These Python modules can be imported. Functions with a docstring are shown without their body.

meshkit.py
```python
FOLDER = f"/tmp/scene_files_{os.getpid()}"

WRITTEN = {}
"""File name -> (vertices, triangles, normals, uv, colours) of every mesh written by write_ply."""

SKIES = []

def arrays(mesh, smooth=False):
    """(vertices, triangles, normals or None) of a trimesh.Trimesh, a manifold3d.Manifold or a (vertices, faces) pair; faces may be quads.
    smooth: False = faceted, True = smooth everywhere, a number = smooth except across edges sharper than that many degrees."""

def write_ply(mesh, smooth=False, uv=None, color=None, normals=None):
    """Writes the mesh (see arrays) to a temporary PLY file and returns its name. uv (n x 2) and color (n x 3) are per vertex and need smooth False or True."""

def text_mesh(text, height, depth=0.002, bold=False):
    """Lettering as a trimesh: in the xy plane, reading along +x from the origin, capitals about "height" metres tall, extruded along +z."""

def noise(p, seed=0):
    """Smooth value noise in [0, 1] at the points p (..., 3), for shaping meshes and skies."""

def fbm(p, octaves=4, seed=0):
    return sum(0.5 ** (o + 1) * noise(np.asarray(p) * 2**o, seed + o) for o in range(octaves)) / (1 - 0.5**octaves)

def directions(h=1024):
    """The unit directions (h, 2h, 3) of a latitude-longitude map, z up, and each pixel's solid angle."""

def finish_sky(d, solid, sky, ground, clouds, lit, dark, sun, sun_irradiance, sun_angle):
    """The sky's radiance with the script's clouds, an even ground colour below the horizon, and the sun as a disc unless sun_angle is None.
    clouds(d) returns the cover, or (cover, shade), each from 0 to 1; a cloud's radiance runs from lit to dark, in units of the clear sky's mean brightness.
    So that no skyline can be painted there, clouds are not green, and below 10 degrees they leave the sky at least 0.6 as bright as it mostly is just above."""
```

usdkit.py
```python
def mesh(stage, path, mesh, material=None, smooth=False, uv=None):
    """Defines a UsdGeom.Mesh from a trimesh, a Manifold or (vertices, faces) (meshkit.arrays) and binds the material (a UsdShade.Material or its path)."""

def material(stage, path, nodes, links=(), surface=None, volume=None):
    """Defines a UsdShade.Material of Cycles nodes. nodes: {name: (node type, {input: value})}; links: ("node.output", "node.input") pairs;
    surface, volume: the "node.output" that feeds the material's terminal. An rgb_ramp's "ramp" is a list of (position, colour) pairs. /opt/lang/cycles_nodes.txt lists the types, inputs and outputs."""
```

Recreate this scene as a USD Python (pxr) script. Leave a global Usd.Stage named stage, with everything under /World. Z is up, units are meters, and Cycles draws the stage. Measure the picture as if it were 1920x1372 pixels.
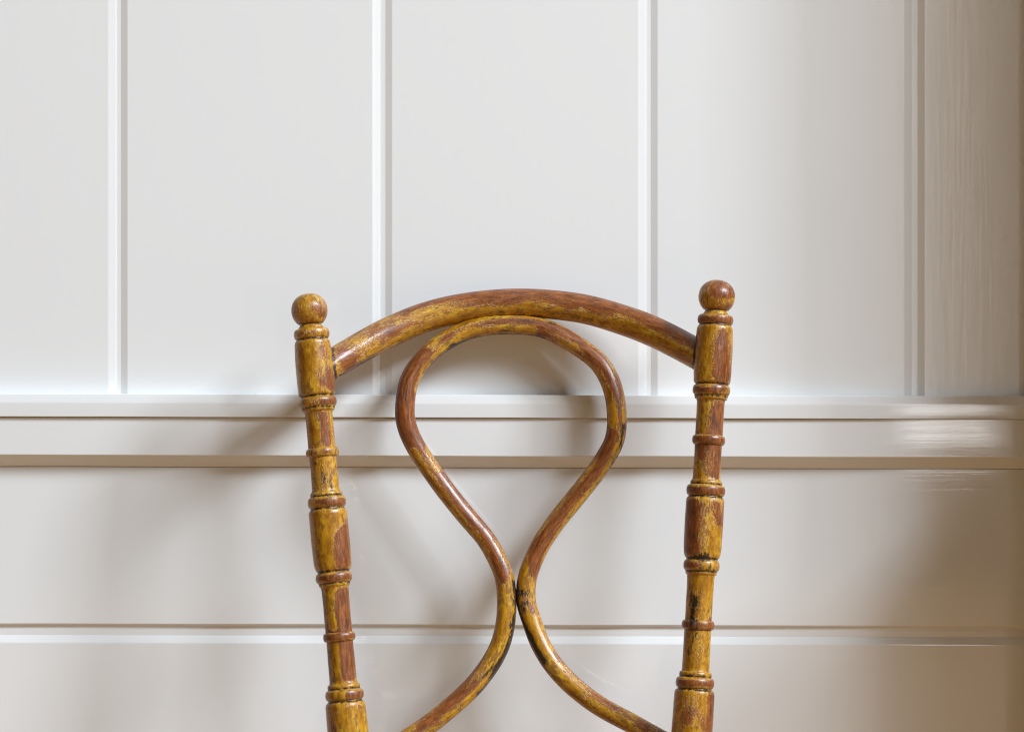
import math
import numpy as np
import usdkit
from meshkit import fbm
from scipy.interpolate import CubicSpline, PchipInterpolator
from pxr import Gf, Sdf, Usd, UsdGeom, UsdLux, UsdShade, Vt

stage = Usd.Stage.CreateInMemory()
UsdGeom.SetStageUpAxis(stage, "Z")
UsdGeom.SetStageMetersPerUnit(stage, 1.0)
UsdGeom.Xform.Define(stage, "/World")
UsdGeom.Scope.Define(stage, "/World/Looks")

# ------------------------------------------------------------------ camera
F = 5000.0            # focal length in pixels of the 1920 wide photograph
D = 2.57              # camera to wall panel
ZC = 0.80             # camera height
cam = UsdGeom.Camera.Define(stage, "/World/camera")
cam.AddTranslateOp().Set(Gf.Vec3d(0, -D, ZC))
cam.AddRotateXOp().Set(90.0)
cam.CreateHorizontalApertureAttr(36.0)
cam.CreateVerticalApertureAttr(36.0 * 1372 / 1920)
cam.CreateFocalLengthAttr(36.0 * F / 1920)
cam.CreateFStopAttr(3.6)
cam.CreateFocusDistanceAttr(2.51)
cam.CreateClippingRangeAttr(Gf.Vec2f(0.05, 100))
cam.CreateExposureAttr(0.0)

# ------------------------------------------------------------------ lamps (the light of windows on the right of the room)
usdkit.material(stage, "/World/Looks/room_light", {
    "bg": ("background_shader", {"color": (1.0, 0.74, 0.48), "strength": 0.062})}, [], surface="bg.background")
dome = UsdLux.DomeLight.Define(stage, "/World/room_light")
UsdShade.MaterialBindingAPI.Apply(dome.GetPrim()).Bind(UsdShade.Material.Get(stage, "/World/Looks/room_light"))


def window_lamp(name, target, low, high, dist, width, intensity, color):
    """A long rectangular lamp seen from the target between two directions, each (to the right, up) per metre out of the wall; it faces the target."""
    a, b = (np.array([t[0], -1.0, t[1]]) / math.hypot(1, *t) for t in (low, high))
    z = a + b
    z /= np.linalg.norm(z)                       # local +z points away from the target: the lamp shines along -z
    pos = np.array(target) + z * dist
    x = b - a
    x -= z * (x @ z)
    length = np.linalg.norm(x) * dist
    x /= np.linalg.norm(x)
    y = np.cross(z, x)
    L = UsdLux.RectLight.Define(stage, "/World/" + name)
    L.AddTransformOp().Set(Gf.Matrix4d(*x, 0, *y, 0, *z, 0, *pos, 1))
    L.CreateWidthAttr(length); L.CreateHeightAttr(width)
    L.CreateIntensityAttr(intensity / (length * width))
    L.CreateColorAttr(Gf.Vec3f(*color))
    return L


window_lamp("key_window", (0, 0, 0.80), (0.80, 0.92), (1.75, 1.75), 16.0, 3.6, 715.0, (0.835, 0.945, 1.055))
window_lamp("side_window", (0, 0, 0.80), (1.75, 1.45), (2.60, 2.00), 16.0, 3.5, 720.0, (0.835, 0.945, 1.055))
window_lamp("front_window", (0, 0, 0.80), (0.52, 0.66), (0.80, 0.95), 16.0, 3.2, 75.0, (0.87, 0.95, 1.02))
window_lamp("lower_sash", (0.42, 0, 0.80), (0.164, -0.046), (0.164, -0.0165), 6.0, 0.30, 0.27, (0.97, 0.985, 1.0))
window_lamp("upper_sash", (0.42, 0, 0.80), (0.164, -0.016), (0.164, 0.40), 6.0, 0.30, 2.0, (0.97, 0.985, 1.0))
window_lamp("ceiling_glow", (0.10, 0, 0.80), (-0.7, 2.6), (0.9, 2.6), 3.0, 1.6, 1.9, (1.0, 0.92, 0.80))


# ------------------------------------------------------------------ helpers
def pix(px, py, g):
    """The point that a pixel of the photograph shows, g metres in front of the wall."""
    k = (D - g) / F
    return np.array([(px - 960) * k, -g, ZC + (686 - py) * k])


def mm_x(px, g=0.0):
    return pix(px, 0, g)[0]


def mm_z(py, g=0.0):
    return pix(0, py, g)[2]


used = {}


def numbered(parent, name):
    n = used.get((parent, name), 0)
    used[(parent, name)] = n + 1
    return parent + "/" + (name if n == 0 else f"{name}_{n:03d}")


def thing(name, label=None, cat=None, kind=None, loc=(0, 0, 0)):
    path = numbered("/World", name)
    x = UsdGeom.Xform.Define(stage, path)
    x.AddTranslateOp().Set(Gf.Vec3d(*map(float, loc)))
    p = x.GetPrim()
    for k, v in (("label", label), ("category", cat), ("kind", kind)):
        if v:
            p.SetCustomDataByKey(k, v)
    return path, np.array(loc, float)


def part(parent, name, mesh, mat, smooth=30, label=None, prim=None, at=(0, 0, 0)):
    path = numbered(parent, name)
    v, f = mesh[0] - np.asarray(at), mesh[1]
    m = usdkit.mesh(stage, path, (v, f), "/World/Looks/" + mat, smooth=smooth)
    if prim:
        api = UsdGeom.PrimvarsAPI(m)
        for key, val in prim.items():
            api.CreatePrimvar(key, Sdf.ValueTypeNames.Float3Array, "vertex").Set(Vt.Vec3fArray.FromNumpy(np.asarray(val, np.float32)))
    if label:
        m.GetPrim().SetCustomDataByKey("label", label)
    return path


def profile_x(pts, x0, x1, tilt=0.0, seg=110):
    """A closed (y, z) outline, counter-clockwise seen from +x, extruded along x; z falls to the right by tilt."""
    pts = np.asarray(pts, float)
    n = len(pts)
    xs = np.linspace(x0, x1, seg + 1)
    v = np.array([[x, y, z - tilt * x] for x in xs for y, z in pts])
    q = v * [7.0, 30.0, 18.0]
    v[:, 2] += (fbm(q, 3, 5) - 0.5) * 0.0009
    v[:, 1] += (fbm(q + 40, 2, 9) - 0.5) * 0.0004
    f = []
    for i in range(seg):
        for j in range(n):
            a, b = i * n + j, i * n + (j + 1) % n
            f += [[a, a + n, b + n], [a, b + n, b]]
    for j in range(1, n - 1):
        f += [[0, j, j + 1], [seg * n, seg * n + j + 1, seg * n + j]]
    return v, np.array(f)[:, ::-1]


def profile_z(pts, z0, z1):
    """A closed convex (x, y) outline extruded along z."""
    pts = np.asarray(pts, float)
    n = len(pts)
    v = np.array([[x, y, z] for z in (z0, z1) for x, y in pts])
    f = []
    for j in range(n):
        k = (j + 1) % n
        f += [[j, k, n + k], [j, n + k, n + j]]
    for j in range(1, n - 1):
        f += [[0, j + 1, j], [n, n + j, n + j + 1]]
    v2, f = v, np.array(f)
    c = v2.mean(0)
    a, b, d = v2[f[:, 0]], v2[f[:, 1]], v2[f[:, 2]]
    flip = np.einsum("ij,ij->i", np.cross(b - a, d - a), (a + b + d) / 3 - c) < 0
    f[flip] = f[flip][:, ::-1]
    return v2, f


# ------------------------------------------------------------------ materials
def wall_paint(name, scale, relief, rough, gloss):
    usdkit.material(stage, "/World/Looks/" + name, {
        "g": ("geometry", {}),
        "m": ("mapping", {"scale": scale}),
        "m2": ("mapping", {"scale": tuple(s * 0.22 for s in scale)}),
        "n": ("noise_texture", {"scale": 1.0, "detail": 4.0, "roughness": 0.6}),
        "n2": ("noise_texture", {"scale": 1.0, "detail": 2.0, "roughness": 0.5}),
        "n3": ("noise_texture", {"scale": 2.2, "detail": 3.0}),
        "sum": ("math", {"math_type": "multiply_add", "value2": 2.2}),
        "b": ("bump", {"strength": 0.5, "distance": relief}),
        "r": ("map_range", {"from_min": 0.3, "from_max": 0.7, "to_min": rough, "to_max": rough * 1.8}),
        "cs": ("math", {"math_type": "multiply_add", "value2": 0.22}),
        "c": ("mix", {"color1": (0.80, 0.793, 0.778), "color2": (0.835, 0.828, 0.815)}),
        "p": ("principled_bsdf", {"specular_ior_level": gloss}),
    }, [("g.position", "m.vector"), ("g.position", "m2.vector"), ("m.vector", "n.vector"), ("m2.vector", "n2.vector"), ("g.position", "n3.vector"),
        ("n2.fac", "sum.value1"), ("n.fac", "sum.value3"), ("sum.value", "b.height"), ("b.normal", "p.normal"),
        ("n.fac", "r.value"), ("r.result", "p.roughness"), ("n2.fac", "cs.value1"), ("n3.fac", "cs.value3"), ("cs.value", "c.fac"), ("c.color", "p.base_color")], surface="p.BSDF")


wall_paint("white_paint_upright", (420.0, 420.0, 9.0), 0.000006, 0.09, 0.75)
wall_paint("white_paint_level", (7.0, 420.0, 420.0), 0.000038, 0.042, 1.0)

usdkit.material(stage, "/World/Looks/floor_wood", {
    "g": ("geometry", {}),
    "m": ("mapping", {"scale": (60.0, 3.0, 1.0)}),
    "n": ("noise_texture", {"scale": 1.0, "detail": 5.0}),
    "c": ("rgb_ramp", {"ramp": [(0.3, (0.32, 0.155, 0.045)), (0.7, (0.50, 0.275, 0.095))]}),
    "p": ("principled_bsdf", {"roughness": 0.4}),
}, [("g.position", "m.vector"), ("m.vector", "n.vector"), ("n.fac", "c.fac"), ("c.color", "p.base_color")], surface="p.BSDF")

usdkit.material(stage, "/World/Looks/cane", {
    "g": ("geometry", {}),
    "m": ("mapping", {"scale": (220.0, 220.0, 1.0)}),
    "n": ("checker_texture", {"scale": 1.0, "color1": (0.42, 0.28, 0.13), "color2": (0.3, 0.19, 0.08)}),
    "p": ("principled_bsdf", {"roughness": 0.5}),
}, [("g.position", "m.vector"), ("m.vector", "n.vector"), ("n.color", "p.base_color")], surface="p.BSDF")


def worn_paint(name, seed):
    M = lambda kind, **k: ("math", {"math_type": kind, **k})
    S = lambda a, b: ("map_range", {"range_type": "smoothstep", "from_min": a, "from_max": b, "to_min": 0.0, "to_max": 1.0})
    o = (seed * 3.7, seed * 1.3, seed * 2.1)
    nodes = {
        "rod": ("attribute", {"attribute": "rod"}),
        "wear": ("attribute", {"attribute": "wear"}),
        "w": ("separate_xyz", {}),
        "m1": ("mapping", {"scale": (16.0, 42.0, 42.0), "location": o}),
        "m2": ("mapping", {"scale": (75.0, 420.0, 420.0), "location": o}),
        "m3": ("mapping", {"scale": (420.0, 800.0, 800.0), "location": o}),
        "m4": ("mapping", {"scale": (34.0, 130.0, 130.0), "location": tuple(x + 9 for x in o)}),
        "n1": ("noise_texture", {"scale": 1.0, "detail": 3.0, "roughness": 0.55, "distortion": 0.3}),
        "n2": ("noise_texture", {"scale": 1.0, "detail": 4.0, "roughness": 0.7}),
        "n3": ("noise_texture", {"scale": 1.0, "detail": 3.0, "roughness": 0.65}),
        "n4": ("noise_texture", {"scale": 1.0, "detail": 4.0, "roughness": 0.62}),
        # how much of the red coat is left
        "a1": M("multiply_add", value2=1.1, value3=0.0),
        "a2": M("multiply_add", value2=0.62),
        "a3": M("multiply_add", value2=0.42),
        "a4": M("add"),
        "red": S(1.065, 1.135),
        # pale flecks along the edge of the red coat
        "e1": M("subtract", value2=1.098),
        "e2": M("absolute"),
        "edge": S(0.17, 0.02),
        "f1": S(0.53, 0.60),
        "f2": M("multiply"),
        "f3": M("add", use_clamp=True),
        "f4": M("multiply", value2=0.92),
        # chips down to the dark ground
        "d1": M("multiply_add", value2=1.5),
        "d2": M("multiply_add", value2=0.9),
        "dark": S(1.43, 1.57),
        # colours
        "yel": ("rgb_ramp", {"ramp": [(0.25, (0.16, 0.056, 0.004)), (0.42, (0.35, 0.145, 0.006)), (0.55, (0.52, 0.255, 0.007)), (0.68, (0.64, 0.39, 0.014))]}),
        "rcl": ("rgb_ramp", {"ramp": [(0.30, (0.070, 0.018, 0.004)), (0.5, (0.200, 0.057, 0.013)), (0.70, (0.36, 0.115, 0.026))]}),
        "m5": ("mapping", {"scale": (135.0, 260.0, 260.0), "location": tuple(x + 4 for x in o)}),
        "n5": ("noise_texture", {"scale": 1.0, "detail": 5.0, "roughness": 0.68}),
        "g1": M("multiply_add", value2=0.7),
        "g2": S(0.83, 0.99),
        "g3": M("multiply", value2=0.74),
        "glz": ("mix", {"color2": (0.17, 0.050, 0.008)}),
        "k1": S(0.625, 0.69),
        "k2": M("multiply", value2=0.4),
        "k3": M("maximum"),
        "c1": ("mix", {}),
        "c2": ("mix", {"color2": (0.60, 0.33, 0.10)}),
        "m6": ("mapping", {"scale": (62.0, 280.0, 280.0), "location": tuple(x + 2 for x in o)}),
        "n6": ("noise_texture", {"scale": 1.0, "detail": 5.0, "roughness": 0.7}),
        "m7": ("mapping", {"scale": (26.0, 330.0, 330.0), "location": tuple(x + 6 for x in o)}),
        "n7": ("noise_texture", {"scale": 1.0, "detail": 2.0, "roughness": 0.5, "distortion": 0.6}),
        "q1": M("subtract", value2=0.5),
        "q2": M("absolute"),
        "q3": S(0.016, 0.006),
        "q4": S(0.50, 0.60),
        "q5": M("multiply"),
        "q6": M("multiply", value2=0.75),
        "q7": M("maximum"),
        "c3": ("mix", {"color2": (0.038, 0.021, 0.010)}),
        "h1": M("multiply_add", value2=0.5),
        "h2": M("multiply_add", value2=-0.8),
        "h0": M("multiply_add", value2=0.7),
        "b": ("bump", {"strength": 0.6, "distance": 0.00042}),
        "r": ("map_range", {"from_min": 0.3, "from_max": 0.7, "to_min": 0.24, "to_max": 0.46}),
        "p": ("principled_bsdf", {"specular_ior_level": 0.5, "coat_weight": 0.12, "coat_roughness": 0.14}),
    }
    links = [("wear.vector", "w.vector")]
    for k in "1234":
        links += [("rod.vector", f"m{k}.vector"), (f"m{k}.vector", f"n{k}.vector")]
    links += [("n1.fac", "a1.value1"), ("n2.fac", "a2.value1"), ("a1.value", "a2.value3"), ("n3.fac", "a3.value1"), ("a2.value", "a3.value3"),
              ("a3.value", "a4.value1"), ("w.x", "a4.value2"), ("a4.value", "red.value"),
              ("a4.value", "e1.value1"), ("e1.value", "e2.value1"), ("e2.value", "edge.value"), ("n3.fac", "f1.value"),
              ("w.z", "f3.value1"), ("edge.result", "f3.value2"), ("f3.value", "f2.value1"), ("f1.result", "f2.value2"), ("f2.value", "f4.value1"),
              ("rod.vector", "m6.vector"), ("m6.vector", "n6.vector"), ("n6.fac", "d1.value1"), ("w.y", "d1.value3"), ("n3.fac", "d2.value1"), ("d1.value", "d2.value3"), ("d2.value", "dark.value"),
              ("n4.fac", "yel.fac"), ("n2.fac", "rcl.fac"),
              ("rod.vector", "m5.vector"), ("m5.vector", "n5.vector"), ("n4.fac", "g1.value1"), ("n5.fac", "g1.value3"), ("g1.value", "g2.value"), ("g2.result", "g3.value1"),
              ("yel.color", "glz.color1"), ("g3.value", "glz.fac"), ("n3.fac", "k1.value"), ("k1.result", "k2.value1"), ("k2.value", "k3.value1"), ("f4.value", "k3.value2"),
              ("red.result", "c1.fac"), ("glz.color", "c1.color1"), ("rcl.color", "c1.color2"),
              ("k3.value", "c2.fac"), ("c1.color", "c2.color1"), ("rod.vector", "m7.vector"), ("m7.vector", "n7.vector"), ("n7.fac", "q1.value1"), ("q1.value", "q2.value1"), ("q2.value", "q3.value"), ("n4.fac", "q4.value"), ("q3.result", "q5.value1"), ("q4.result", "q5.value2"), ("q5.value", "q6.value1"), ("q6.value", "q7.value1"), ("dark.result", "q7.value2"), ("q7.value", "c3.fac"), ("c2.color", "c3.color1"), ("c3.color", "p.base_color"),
              ("n3.fac", "h0.value1"), ("red.result", "h0.value3"), ("n2.fac", "h1.value1"), ("h0.value", "h1.value3"), ("q7.value", "h2.value1"), ("h1.value", "h2.value3"), ("h2.value", "b.height"), ("b.normal", "p.normal"),
              ("n4.fac", "r.value"), ("r.result", "p.roughness")]
    usdkit.material(stage, "/World/Looks/" + name, nodes, links, surface="p.BSDF")


for k in range(4):
    worn_paint(f"worn_paint_{k}", k)

# ------------------------------------------------------------------ setting: floor, panelled wall, window return
XL, XR = -1.5, 0.51
path, _ = thing("floor", kind="structure")
v = np.array([[-5, -7, 0], [6, -7, 0], [6, 0.02, 0], [-5, 0.02, 0]], float)
part(path, "boards", (v, np.array([[0, 1, 2], [0, 2, 3]])), "floor_wood", smooth=False)

TILT = 0.0026
GL, GR = 0.0012, 0.0016                                            # depth of the upright grooves
wall, _ = thing("wall", "white painted panelled wall behind the chair with upright boards above a rail", "wall")
part(wall, "backing_board", profile_z([(XL, 0.0065), (XR, 0.0065), (XR, 0.03), (XL, 0.03)], 0.0, 2.5), "white_paint_upright", smooth=False)
ZL = mm_z(740, 0.0)                                    # foot of the upright boards
edges = [(-2000, 203), (239, 698), (735, 1197), (1233, 1696), (1733, 2400)]
cham = [(14, 12), (14, 12), (13, 12), (13, 12), (13, 12)]
for i, (a, b) in enumerate(edges):
    xa, xb = max(XL, mm_x(a)), min(XR, mm_x(b))
    ca, cb = 12 / 1945, 14 / 1945
    pts = [(xa, 0.0), (xb, 0.0)]
    left = [(xa, 0.0)] if i == 0 else [(xa - ca, 0.006), (xa - ca, GR), (xa - 0.0005, 0.0003), (xa + 0.0006, 0.0)]
    right = [(xb, 0.0)] if i == 4 else [(xb - 0.0006, 0.0), (xb + 0.0005, 0.0003), (xb + cb, GL), (xb + cb, 0.006)]
    if i == 0:
        left = [(xa, 0.006)] + left
    if i == 4:
        right = right + [(xb, 0.006)]
    part(wall, "upright_board", profile_z(left + right, ZL - 0.004, 2.45), "white_paint_upright", smooth=25)
    if i < 4:
        xn = mm_x(edges[i + 1][0]) - ca
        part(wall, "groove_strip", profile_z([(xb + cb - 0.0004, GR + 0.0001), (xn + 0.0004, GR + 0.0001), (xn + 0.0004, 0.006), (xb + cb - 0.0004, 0.006)], ZL - 0.004, 2.45), "white_paint_upright", smooth=False)

Y1, Y2 = -0.0158, -0.0130                              # faces of the rail's cap and of its board
z = lambda py, y=0.0: mm_z(py, -y)


def rounded(pts, r=0.0009):
    """Cuts each corner of an outline into two points."""
    pts = [np.array(p, float) for p in pts]
    out = []
    for i, p in enumerate(pts):
        a, b = pts[i - 1], pts[(i + 1) % len(pts)]
        da, db = a - p, b - p
        la, lb = np.linalg.norm(da), np.linalg.norm(db)
        ra = min(r, la * 0.4, lb * 0.4)
        A, B = p + da / la * ra, p + db / lb * ra
        out += [A, (A + B) / 4 + p / 2, B]
    return out


cap = rounded([(0.005, z(740)), (-0.0140, z(740)), (Y1, z(757, Y1)), (Y1, z(783.3, Y1)), (0.005, z(783.3, Y1))])
part(wall, "rail_cap", profile_x(cap, XL, XR, TILT), "white_paint_level")
brd = rounded([(0.005, z(784, Y2)), (Y2, z(784, Y2)), (Y2, z(854.5, Y2)), (0.0, z(876.5)), (0.005, z(876.5))], 0.0007)
part(wall, "rail_board", profile_x(brd, XL, XR, TILT), "white_paint_level")
low = rounded([(0.005, z(877)), (0.0, z(877)), (0.0, z(1171)), (0.0030, z(1176.5)), (0.0032, z(1181)), (0.0066, z(1181)), (0.0066, z(1000))], 0.0007)
part(wall, "level_board", profile_x(low, XL, XR, TILT), "white_paint_level")
part(wall, "groove_strip", profile_x([(0.0029, z(1180.5)), (0.0029, z(1194)), (0.0066, z(1194)), (0.0066, z(1180.5))], XL, XR, TILT), "white_paint_level")
low2 = rounded([(0.0066, z(1400)), (0.0026, z(1192)), (0.0, z(1206.5)), (0.0, 0.13), (0.0066, 0.13)], 0.0007)
part(wall, "level_board", profile_x(low2, XL, XR, TILT), "white_paint_level")
skirt = rounded([(0.006, 0.15), (-0.010, 0.15), (-0.016, 0.14), (-0.016, 0.002), (0.006, 0.002)], 0.0015)
part(wall, "skirting", profile_x(skirt, XL, XR, 0), "white_paint_level")

path, _ = thing("wall_right", kind="structure")
part(path, "dado", profile_z([(XR, -0.186), (XR + 0.02, -0.186), (XR + 0.02, 0.03), (XR, 0.03)], 0.0, ZL - 0.005), "white_paint_upright", smooth=False)
part(path, "panel", profile_z([(XR + 0.001, -0.132), (XR + 0.021, -0.132), (XR + 0.021, 0.03), (XR + 0.001, 0.03)], ZL - 0.005, 2.5), "white_paint_upright", smooth=False)


# ------------------------------------------------------------------ the chair
def g_post(py):
    return 0.086 + (py - 580) * 5.3e-5


def bow(px):
    return 0.063 * np.clip(1 - np.abs((px - 962) / 372.0) ** 2.8, 0, 1)


# where the coats of paint are worn: (channel, amount, width, pixels of a stroke) ; channel 0 = red coat left, 1 = dark chips, 2 = pale flecks
STROKES = []


def st(ch, amp, w, *pts):
    STROKES.append((ch, amp, w, np.array(pts, float)))


exec_strokes = [
    # arch: red on the upper half, yellow underneath
    (0, .30, 16, (760, 575), (860, 550), (985, 545), (1100, 556), (1200, 590), (1300, 640)),
    (0, .22, 12, (640, 660), (660, 690)), (0, .10, 12, (700, 625), (790, 600)), (0, .2, 10, (720, 640), (780, 608), (840, 590)),
    (0, -.30, 13, (690, 668), (800, 618), (880, 597), (985, 583), (1100, 598), (1200, 630), (1300, 680)),
    (1, .12, 10, (900, 600), (1040, 600)),
    (1, .7, 2.2, (623, 652), (630, 710)), (1, .7, 2.2, (1304, 630), (1300, 692)),
    # loop
    (0, .25, 9, (830, 636), (880, 610), (950, 598), (1020, 603), (1070, 625), (1110, 660)),
    (0, -.30, 10, (830, 665), (880, 632), (950, 617), (1000, 620)),
    (0, .30, 9, (800, 660), (765, 712), (752, 770), (768, 815)), (0, .28, 9, (765, 740), (768, 790), (790, 830)),
    (0, -.25, 7, (845, 650), (800, 690), (782, 730)),
    (0, -.28, 9, (1050, 650), (1100, 690), (1135, 740), (1145, 790)), (0, .22, 7, (1125, 670), (1155, 730), (1165, 800)),
    (0, .45, 9, (1150, 815), (1120, 880), (1070, 945), (1030, 995), (1005, 1040), (998, 1070)),
    (0, -.35, 6, (1165, 830), (1130, 900), (1080, 960), (1045, 1005), (1018, 1060)),
    (1, .12, 6, (1170, 800), (1140, 893), (1100, 945)),
    (2, .5, 10, (1120, 900), (1080, 950)),
    (0, .40, 11, (835, 895), (870, 950), (910, 1000), (935, 1050), (945, 1085)),
    (0, -.28, 8, (775, 850), (810, 910), (860, 975), (905, 1040), (930, 1100), (935, 1180)),
    (0, -.30, 9, (955, 1090), (958, 1150), (945, 1210)), (1, .28, 6, (963, 1090), (960, 1170), (945, 1225), (930, 1255)),
    (1, .25, 10, (935, 1240), (915, 1265)), (0, .25, 10, (910, 1270), (870, 1300), (830, 1330), (790, 1360)),
    (0, -.25, 9, (930, 1262), (880, 1315), (840, 1345)),
    (0, -.35, 11, (982, 1070), (984, 1095)), (2, .9, 9, (975, 1112), (1000, 1112)), (1, .34, 8, (982, 1112), (1003, 1110)), (1, .36, 6, (984, 1130), (986, 1145)),
    (0, -.30, 9, (995, 1160), (1015, 1205), (1045, 1250), (1080, 1290)), (0, -.2, 9, (1110, 1325), (1180, 1360)),
    (0, .20, 8, (1040, 1225), (1090, 1275), (1150, 1325), (1210, 1360)), (2, .4, 8, (1070, 1275), (1110, 1310), (1180, 1350)),
    (1, .22, 6, (985, 1180), (1010, 1225), (1030, 1255)),
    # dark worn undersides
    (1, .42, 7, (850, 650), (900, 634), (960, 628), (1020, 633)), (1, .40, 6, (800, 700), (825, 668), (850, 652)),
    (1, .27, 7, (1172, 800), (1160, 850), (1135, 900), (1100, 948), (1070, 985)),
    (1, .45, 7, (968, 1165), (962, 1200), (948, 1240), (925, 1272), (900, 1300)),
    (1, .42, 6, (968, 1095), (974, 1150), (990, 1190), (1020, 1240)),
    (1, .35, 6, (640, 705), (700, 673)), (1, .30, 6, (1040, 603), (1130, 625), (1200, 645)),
    # left post
    (0, .25, 9, (605, 650), (612, 690), (622, 730)), (0, .22, 9, (592, 690), (602, 715)), (0, -.3, 14, (575, 650), (580, 730)),
    (0, -.28, 9, (568, 562), (578, 556)), (0, .25, 12, (590, 575), (600, 590)), (0, -.15, 14, (585, 600), (600, 600)),
    (0, .15, 12, (600, 755), (625, 750)), (0, .25, 10, (607, 780), (612, 830)), (0, -.2, 8, (585, 780), (592, 830)),
    (1, .20, 16, (595, 870), (625, 915)), (2, .6, 18, (600, 870), (622, 918)),
    (0, .35, 10, (605, 942), (640, 942)), (0, -.5, 16, (600, 960), (606, 1000), (608, 1060)), (0, -.35, 12, (635, 965), (630, 980)),
    (0, .55, 13, (645, 1000), (640, 1030), (642, 1062)), (0, .30, 9, (600, 1083), (655, 1082)),
    (0, .45, 12, (640, 1115), (642, 1150), (648, 1180)), (0, -.40, 9, (617, 1110), (620, 1150), (625, 1175)), (1, .25, 7, (605, 1105), (612, 1180)),
    (0, .4, 8, (610, 1193), (665, 1190)), (0, .45, 10, (648, 1215), (652, 1265)), (0, -.40, 9, (628, 1215), (632, 1270)), (1, .25, 7, (615, 1215), (622, 1280)),
    (0, .3, 10, (655, 1302), (680, 1300)), (0, -.3, 12, (625, 1303), (635, 1303)), (0, .22, 10, (655, 1322), (672, 1325)), (0, -.42, 14, (650, 1345), (655, 1372)), (0, -.2, 14, (675, 1350), (680, 1372)),
    # right post
    (0, .30, 16, (1350, 540), (1365, 548)), (0, -.35, 8, (1340, 566), (1372, 562)), (0, -.25, 8, (1316, 550), (1320, 575)),
    (0, .35, 9, (1318, 600), (1370, 600)), (0, -.40, 13, (1318, 625), (1315, 715)), (0, .42, 14, (1355, 625), (1352, 715)), (2, .5, 9, (1332, 640), (1330, 700)),
    (0, .3, 9, (1305, 731), (1340, 731)), (0, -.3, 9, (1318, 765), (1316, 805)), (0, .32, 9, (1345, 770), (1343, 810)), (2, .5, 7, (1330, 770), (1331, 805)),
    (0, .40, 9, (1303, 825), (1355, 826)), (0, .2, 8, (1345, 845), (1342, 895)), (0, -.25, 9, (1312, 870), (1308, 898)), (2, .4, 10, (1335, 850), (1332, 890)),
    (0, .45, 9, (1292, 920), (1352, 920)), (0, .42, 14, (1300, 945), (1295, 1035)), (0, .3, 8, (1340, 945), (1350, 980)), (2, .7, 10, (1335, 950), (1332, 985)),
    (0, -.35, 13, (1340, 1000), (1335, 1042)), (1, .40, 9, (1308, 1043), (1322, 1043)), (0, .2, 9, (1288, 1060), (1310, 1060)), (1, .25, 7, (1310, 1064), (1330, 1064)),
    (0, -.45, 13, (1310, 1088), (1325, 1088)), (1, .42, 12, (1302, 1120), (1298, 1165)), (0, -.3, 10, (1325, 1105), (1318, 1155)), (2, .6, 14, (1315, 1110), (1312, 1160)),
    (0, .5, 9, (1282, 1171), (1335, 1171)), (1, .30, 12, (1300, 1190), (1294, 1220)), (0, -.3, 12, (1300, 1245), (1310, 1255)), (2, .7, 16, (1310, 1195), (1312, 1230)),
    (0, .42, 10, (1270, 1280), (1335, 1280)), (0, -.25, 8, (1275, 1320), (1270, 1372)), (0, -.3, 7, (1318, 1315), (1320, 1335)), (0, .22, 9, (1335, 1300), (1332, 1372)),
    (0, -.4, 10, (1292, 1368), (1300, 1372)), (2, .4, 12, (1310, 1305), (1305, 1345)),
]
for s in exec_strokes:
    st(*s)


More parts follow.
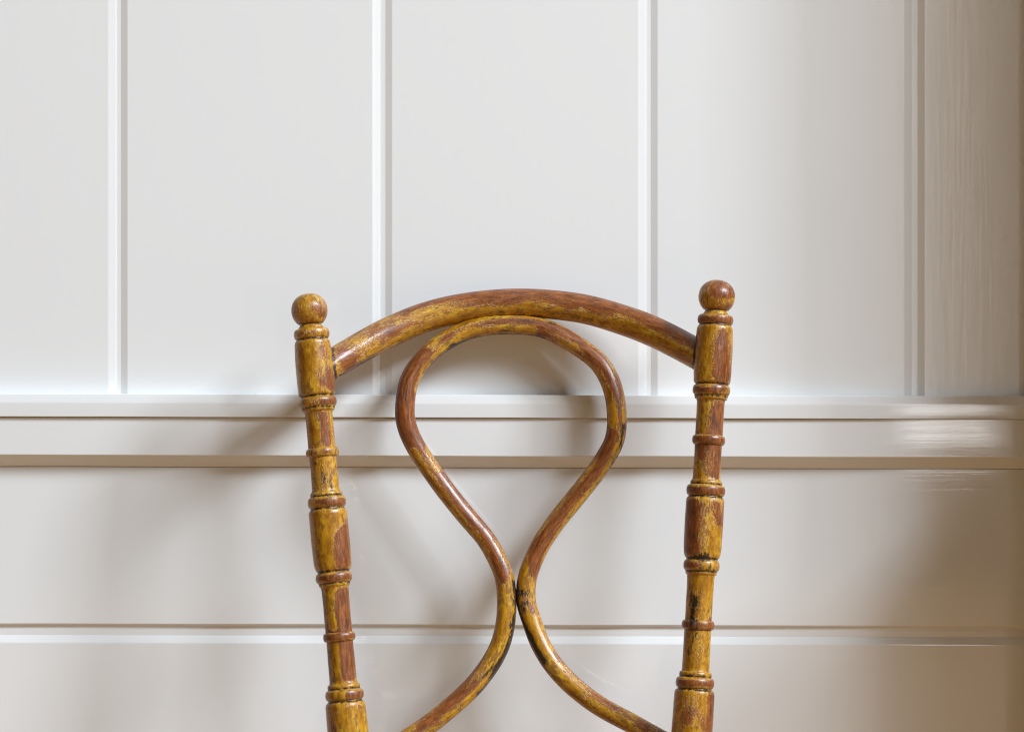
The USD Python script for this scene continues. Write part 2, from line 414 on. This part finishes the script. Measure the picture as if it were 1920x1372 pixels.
def wear_of(v):
    """The strokes' values at the points v, found from where the photograph shows them."""
    k = F / (v[:, 1] + D)
    p = np.stack([960 + v[:, 0] * k, 686 - (v[:, 2] - ZC) * k], 1)
    w = np.zeros((len(v), 3))
    for ch, amp, width, pts in STROKES:
        d2 = np.full(len(p), 1e9)
        for a, b in zip(pts[:-1], pts[1:]):
            ab = b - a
            t = np.clip(((p - a) @ ab) / (ab @ ab), 0, 1)
            d2 = np.minimum(d2, ((p - a - t[:, None] * ab) ** 2).sum(1))
        w[:, ch] += amp * np.exp(-d2 / width ** 2)
    return w


def rows_to_mesh(rows, closed_ends=True):
    """rows: (n, m, 3) rings of points -> vertices, triangles; the ends are closed with a centre point."""
    n, m, _ = rows.shape
    v = rows.reshape(-1, 3)
    f = []
    j = np.arange(m); k = (j + 1) % m
    for i in range(n - 1):
        a, b, c, d = i * m + j, i * m + k, (i + 1) * m + k, (i + 1) * m + j
        f += [np.stack([a, b, c], 1), np.stack([a, c, d], 1)]
    ends = [rows[0].mean(0), rows[-1].mean(0)]
    v = np.vstack([v, ends])
    f += [np.stack([np.full(m, n * m), k, j], 1), np.stack([np.full(m, n * m + 1), (n - 1) * m + j, (n - 1) * m + k], 1)]
    f = np.vstack(f)
    # outward: signed volume must be positive
    if np.einsum("ij,ij->i", v[f[:, 0]], np.cross(v[f[:, 1]], v[f[:, 2]])).sum() < 0:
        f = f[:, ::-1]
    return v, f


def tube(points, radius, m=40, step=0.0018, seed=0, wobble=0.02):
    """A bent rod: points (n, 3) are sampled into a smooth curve; radius is a function of the share 0..1 of its length."""
    P = np.asarray(points, float)
    c = np.concatenate([[0], np.cumsum(np.linalg.norm(np.diff(P, axis=0), axis=1))])
    cs = CubicSpline(c, P)
    n = max(4, int(c[-1] / step))
    s = np.linspace(0, c[-1], n)
    C, T = cs(s), cs(s, 1)
    T /= np.linalg.norm(T, axis=1, keepdims=True)
    N = np.cross(T, [0, 1.0, 0]); N /= np.linalg.norm(N, axis=1, keepdims=True)     # in the plane of the chair's back
    B = np.cross(T, N)
    th = np.linspace(0, 2 * np.pi, m, endpoint=False)
    r0 = np.array([radius(x) for x in s / c[-1]])[:, None]
    coord = np.stack([np.broadcast_to(s[:, None], (n, m)), r0 * np.cos(th), r0 * np.sin(th)], -1)
    r = r0 * (1 + wobble * 2 * (fbm(coord * [25, 60, 60] + seed * 7.3, 3, seed) - 0.5))
    rows = C[:, None] + r[..., None] * (np.cos(th)[None, :, None] * N[:, None] + np.sin(th)[None, :, None] * B[:, None])
    v, f = rows_to_mesh(rows)
    rod = np.vstack([coord.reshape(-1, 3), [[0, 0, 0], [c[-1], 0, 0]]])
    return v, f, rod


def lathe(profile, axis_x, seed, m=56, depth=g_post):
    """A turned piece: profile rows (py, half width in pixels) about the axis x = axis_x(py) of the photograph."""
    pr = np.asarray(profile, float)
    C = np.array([pix(axis_x(y), y, depth(y)) for y in pr[:, 0]])
    R = pr[:, 1] * np.array([(D - depth(y)) / F for y in pr[:, 0]])
    ax = pix(axis_x(1372), 1372, depth(1372)) - pix(axis_x(580), 580, depth(580))
    ax /= np.linalg.norm(ax)
    X = np.cross(ax, [0, 1.0, 0]); X /= np.linalg.norm(X)
    Y = np.cross(ax, X)
    th = np.linspace(0, 2 * np.pi, m, endpoint=False)
    n = len(pr)
    s = C @ ax
    coord = np.stack([np.broadcast_to(s[:, None], (n, m)), R[:, None] * np.cos(th), R[:, None] * np.sin(th)], -1)
    coord = coord + np.array([seed * 1.7, 0, 0])
    wob = 1 + 0.022 * 2 * (fbm(coord * [50, 55, 55] + seed * 5.1, 3, seed) - 0.5)
    rows = C[:, None] + (R[:, None] * wob)[..., None] * (np.cos(th)[None, :, None] * X + np.sin(th)[None, :, None] * Y)
    v, f = rows_to_mesh(rows)
    rod = np.vstack([coord.reshape(-1, 3), [coord[0].mean(0), coord[-1].mean(0)]])
    return v, f, rod


def dense(rows, step=1.6):
    """Fills a polyline profile with rows every few pixels."""
    out = []
    for (a, ra), (b, rb) in zip(rows[:-1], rows[1:]):
        k = max(1, int(math.hypot(b - a, rb - ra) / step))
        out += [(a + (b - a) * i / k, ra + (rb - ra) * i / k) for i in range(k)]
    return out + [rows[-1]]


def torus_row(y0, y1, r_edge, r, n=9):
    """A rounded ring between two heights: half widths run from r_edge out to r and back."""
    t = np.linspace(0, np.pi, n)
    return [(y0 + (y1 - y0) * (1 - math.cos(x)) / 2, r_edge + (r - r_edge) * math.sin(x) ** 0.7) for x in t]


chair, base = thing("chair", "antique bentwood chair in worn mustard yellow and brick red paint before the white wall", "chair", loc=(0, -0.30, 0))


def wood(parent, name, mesh, mat, label=None, grime=None):
    v, f, rod = mesh
    w = wear_of(v)
    if grime is not None:
        gr, near = grime(v)
        w[:, 1] += gr
        w[:, 0] -= 0.32 * near
        w[:, 2] += 0.45 * near
    return part(parent, name, (v, f), mat, smooth=True, label=label, prim={"rod": rod, "wear": w}, at=base)


def make_post(axis, off, mat, seed):
    """off: rows of each ring on this post, see below."""
    o = off
    body = []
    # neck under the ball, collar, top cylinder
    body += [(o["ball1"] - 4, 20), (o["ball1"] + 1, 23.5), (o["ball1"] + 5, 24.5), (o["ring1"][0] - 1, 25.5), (o["ring1"][0] + 3, 28.5), (o["ring1"][1] + 1, 29.5)]
    body += [(o["cyl1"][0], 30.5), (o["cyl1"][0] + 3, 32.6), (o["cyl1"][0] + 7, 33.8), (o["cyl1"][0] + 45, 35.6), (o["cyl1"][1] - 22, 35.6), (o["cyl1"][1] - 3, 34.6), (o["cyl1"][1], 32.8), (o["cyl1"][1] + 2, 30.5)]
    body += [(o["ring2"][0] + 6, 31), (o["ring2"][1] - 1, 31.5), (o["ring2"][1] + 2, 31.5), (o["ring2"][1] + 4, 30.5), (o["ring2"][1] + 7, 30), (o["ring2"][1] + 8.5, 27), (o["ring2"][1] + 13, 25.8)]
    body += [(o["ring3"][0] - 30, 25.6), (o["ring3"][0], 25.8), (o["ring3"][1], 25.6), (o["ring3"][1] + 20, 25.2), (o["ring4"][0] - 14, 25.8), (o["ring4"][0] - 9, 27), (o["ring4"][0] - 7, 29.3), (o["ring4"][0] - 3, 30.2), (o["ring4"][0] - 1, 29.5), (o["ring4"][0] + 4, 31), (o["ring4"][1], 31.5), (o["ring4"][1] + 2, 31.8)]
    body += [(o["cyl2"][0], 33), (o["cyl2"][0] + 3, 35), (o["cyl2"][0] + 8, 36), (o["cyl2"][0] + 60, 36.2), (o["cyl2"][1] - 18, 35.6), (o["cyl2"][1] - 8, 34.6), (o["cyl2"][1] - 2, 32.5), (o["cyl2"][1] + 1, 29.5)]
    body += [(o["ring5"][0] + 4, 30), (o["ring5"][1] - 2, 30.5), (o["ring5"][1] + 1, 29.8), (o["ring5"][1] + 4, 29.2), (o["ring5"][1] + 6, 28.8), (o["ring5"][1] + 7.5, 26.6), (o["ring5"][1] + 14, 25.6)]
    body += [(o["ring5"][1] + 40, 25), (o["ring6"][0], 25.2), (o["ring6"][1], 25.2), (o["ring6"][1] + 30, 25.4), (o["ring7"][0] - 16, 25.6), (o["ring7"][0] - 11, 26.6), (o["ring7"][0] - 9.5, 29.6), (o["ring7"][0] - 5, 30.8), (o["ring7"][0] - 2, 30), (o["ring7"][0] + 4, 31), (o["ring7"][1] + 2, 32)]
    body += [(o["cyl3"], 34), (o["cyl3"] + 3, 36.8), (o["cyl3"] + 8, 37.8), (o["cyl3"] + 60, 38.4), (o["cyl3"] + 115, 38.6)]
    grooves = [o["ring1"][1] + 1, o["cyl1"][1] + 2, o["ring2"][1] + 2, o["ring4"][1] + 1.5, o["ring4"][0] - 1, o["cyl2"][1] + 1, o["ring5"][1] + 1, o["ring7"][1] + 2, o["ring7"][0] - 2]

    def grime(v):
        k = F / (v[:, 1] + D)
        # distance along the post from each groove
        ax = pix(axis(1372), 1372, g_post(1372)) - pix(axis(580), 580, g_post(580))
        ax /= np.linalg.norm(ax)
        t = v @ ax
        w, near = np.zeros(len(v)), np.zeros(len(v))
        for y in grooves:
            d = (t - pix(axis(y), y, g_post(y)) @ ax) * 2000
            w = np.maximum(w, 0.47 * np.exp(-(d / 2.5) ** 2))
            near = np.maximum(near, np.exp(-(d / 8.0) ** 2))
        return w, near

    p = wood(chair, "back_post", lathe(dense(body), axis, seed), mat, grime=grime)
    # ball finial
    c0, c1 = o["ball0"], o["ball1"]
    ball = []
    for t in np.linspace(0.02, np.pi - 0.68, 30):
        yy = (c0 + c1) / 2 - math.cos(t) * (c1 - c0) / 2 + 1.2
        ball.append((yy, 34.2 * math.sin(t) ** 0.86))
    wood(p, "finial", lathe(ball, axis, seed + 1), mat)
    for key, r, e in (("ring1", 33.6, 27), ("ring2", 35.6, 29), ("ring3", 31.2, 24.5), ("ring4", 36.2, 29), ("ring5", 34.2, 28), ("ring6", 30.6, 24.5), ("ring7", 36.4, 29)):
        def worn_rim(v, y0=o[key][0], y1=o[key][1]):
            ax = pix(axis(1372), 1372, g_post(1372)) - pix(axis(580), 580, g_post(580))
            ax /= np.linalg.norm(ax)
            a, b = pix(axis(y0), y0, g_post(y0)) @ ax, pix(axis(y1), y1, g_post(y1)) @ ax
            t = np.clip((v @ ax - a) / (b - a), 0, 1)
            near = np.exp(-(t / 0.2) ** 2) + 0.8 * np.exp(-((1 - t) / 0.2) ** 2)
            return 0.10 * near, near
        wood(p, "ring", lathe(torus_row(o[key][0], o[key][1], e, r, 17), axis, seed + 2 + int(key[-1])), mat, grime=worn_rim)
    return p


axis_l = lambda y: 580 + (y - 580) * 0.0915
axis_r = lambda y: 1344 + (y - 555) * -0.0569
make_post(axis_l, dict(ball0=549.5, ball1=613, ring1=(617, 636), cyl1=(637.5, 741), ring2=(745, 763), ring3=(840, 857), ring4=(931, 952), cyl2=(955, 1070), ring5=(1073, 1092), ring6=(1185, 1202), ring7=(1292, 1312), cyl3=1315), "worn_paint_0", 1)
make_post(axis_r, dict(ball0=524, ball1=587, ring1=(591, 609), cyl1=(610.5, 719), ring2=(722, 741), ring3=(816, 834), ring4=(909, 930), cyl2=(932, 1046), ring5=(1050, 1070), ring6=(1162, 1180), ring7=(1269, 1290), cyl3=1292), "worn_paint_1", 21)

# arched top rail
arch_px = [(596, 701), (626, 681), (660, 660.5), (700, 638), (750, 613.5), (800, 594), (850, 581), (900, 573), (945, 569), (985, 568), (1040, 571.5), (1100, 580.5), (1150, 594), (1200, 611), (1250, 633.5), (1300, 660), (1330, 677)]
arch = tube([pix(x, y, g_post(y) - bow(x)) for x, y in arch_px], lambda t: 28.3 / 2000 * (1 + 0.02 * math.sin(t * 9)), m=52, seed=3)
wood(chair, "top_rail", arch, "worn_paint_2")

# bent loop: one rod from the seat up, round and down again
loop_px = [(640, 1462), (715, 1417), (783, 1372), (811.5, 1352), (840, 1329), (866.5, 1306), (889.5, 1283), (914, 1252), (934, 1217), (945.5, 1180), (949.8, 1145), (949.8, 1115), (945, 1080), (931, 1045), (908.5, 1007), (882, 976), (856, 945), (831, 913), (808, 881), (786, 848), (770, 818), (760.5, 788), (759.5, 757), (768, 713), (782, 688), (804, 663), (836, 639), (872, 621), (915, 611), (966, 609), (1020, 616), (1057, 633), (1094, 656), (1121, 678), (1140, 706), (1153.5, 748), (1157, 785), (1151, 828), (1140, 850), (1119, 882), (1094, 914), (1069, 945), (1048, 971), (1030, 996), (1012, 1024), (1001, 1047), (989.2, 1080), (986, 1105), (987, 1130), (995, 1158), (1007, 1192), (1024, 1226), (1049, 1260), (1086, 1295), (1133, 1328), (1176, 1351), (1214, 1372), (1290, 1410), (1340, 1435)]
loop_px = loop_px[1:-1]
fr = np.linspace(0, 1, len(loop_px))
loop = tube([pix(x, y, g_post(y) - bow(x) * (1 - 0.25 * min(1, max(0, (y - 760) / 560)) ** 2) + 0.004) for x, y in loop_px], lambda t: 18.6 / 2000 * (1 + 0.015 * math.sin(t * 23)), m=44, seed=5, wobble=0.03)
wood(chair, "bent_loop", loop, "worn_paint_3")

# below the picture: rear legs, seat, front legs, stretchers
ys = -g_post(1430)
zs = 0.418
for axis in (axis_l, axis_r):
    top = pix(axis(1425), 1425, g_post(1425))
    bot = np.array([top[0] * 1.02, -0.075, 0.0])
    pts = [top + (bot - top) * t + np.array([0, -0.02 * math.sin(math.pi * t), 0]) for t in np.linspace(0, 1, 7)]
    wood(chair, "rear_leg", tube(pts, lambda t: 0.0185 - 0.004 * t, m=24, step=0.01, seed=8), "worn_paint_0")
th = np.linspace(0, 2 * np.pi, 41)[:-1]
cy = ys - 0.195
ring = np.array([[0.195 * math.cos(a), cy + 0.195 * math.sin(a), zs] for a in th] + [[0.195, cy, zs], ])
wood(chair, "seat_frame", tube(ring, lambda t: 0.016, m=20, step=0.012, seed=9), "worn_paint_1")
disc = np.array([[0.185 * math.cos(a), cy + 0.185 * math.sin(a), zs + 0.008] for a in th] + [[0, cy, zs + 0.006]])
dl = np.array([[0.185 * math.cos(a), cy + 0.185 * math.sin(a), zs] for a in th] + [[0, cy, zs - 0.002]])
n = 40
ft = [[i, (i + 1) % n, n] for i in range(n)]
fb = [[n + 1 + (i + 1) % n, n + 1 + i, 2 * n + 1] for i in range(n)]
fs = [q for i in range(n) for q in ([i, n + 1 + i, n + 1 + (i + 1) % n], [i, n + 1 + (i + 1) % n, (i + 1) % n])]
part(chair, "cane_seat", (np.vstack([disc, dl]), np.array(ft + fb + fs)), "cane", at=base)
for sx in (-1, 1):
    top = np.array([sx * 0.15, cy - 0.13, zs])
    bot = np.array([sx * 0.185, cy - 0.17, 0.0])
    wood(chair, "front_leg", tube([top + (bot - top) * t for t in np.linspace(0, 1, 5)], lambda t: 0.0175 - 0.005 * t, m=24, step=0.01, seed=11), "worn_paint_2")
sr = np.array([[0.165 * math.cos(a), cy + 0.150 * math.sin(a) + 0.02, 0.20] for a in th] + [[0.165, cy + 0.02, 0.20]])
wood(chair, "leg_hoop", tube(sr, lambda t: 0.009, m=16, step=0.012, seed=12), "worn_paint_3")
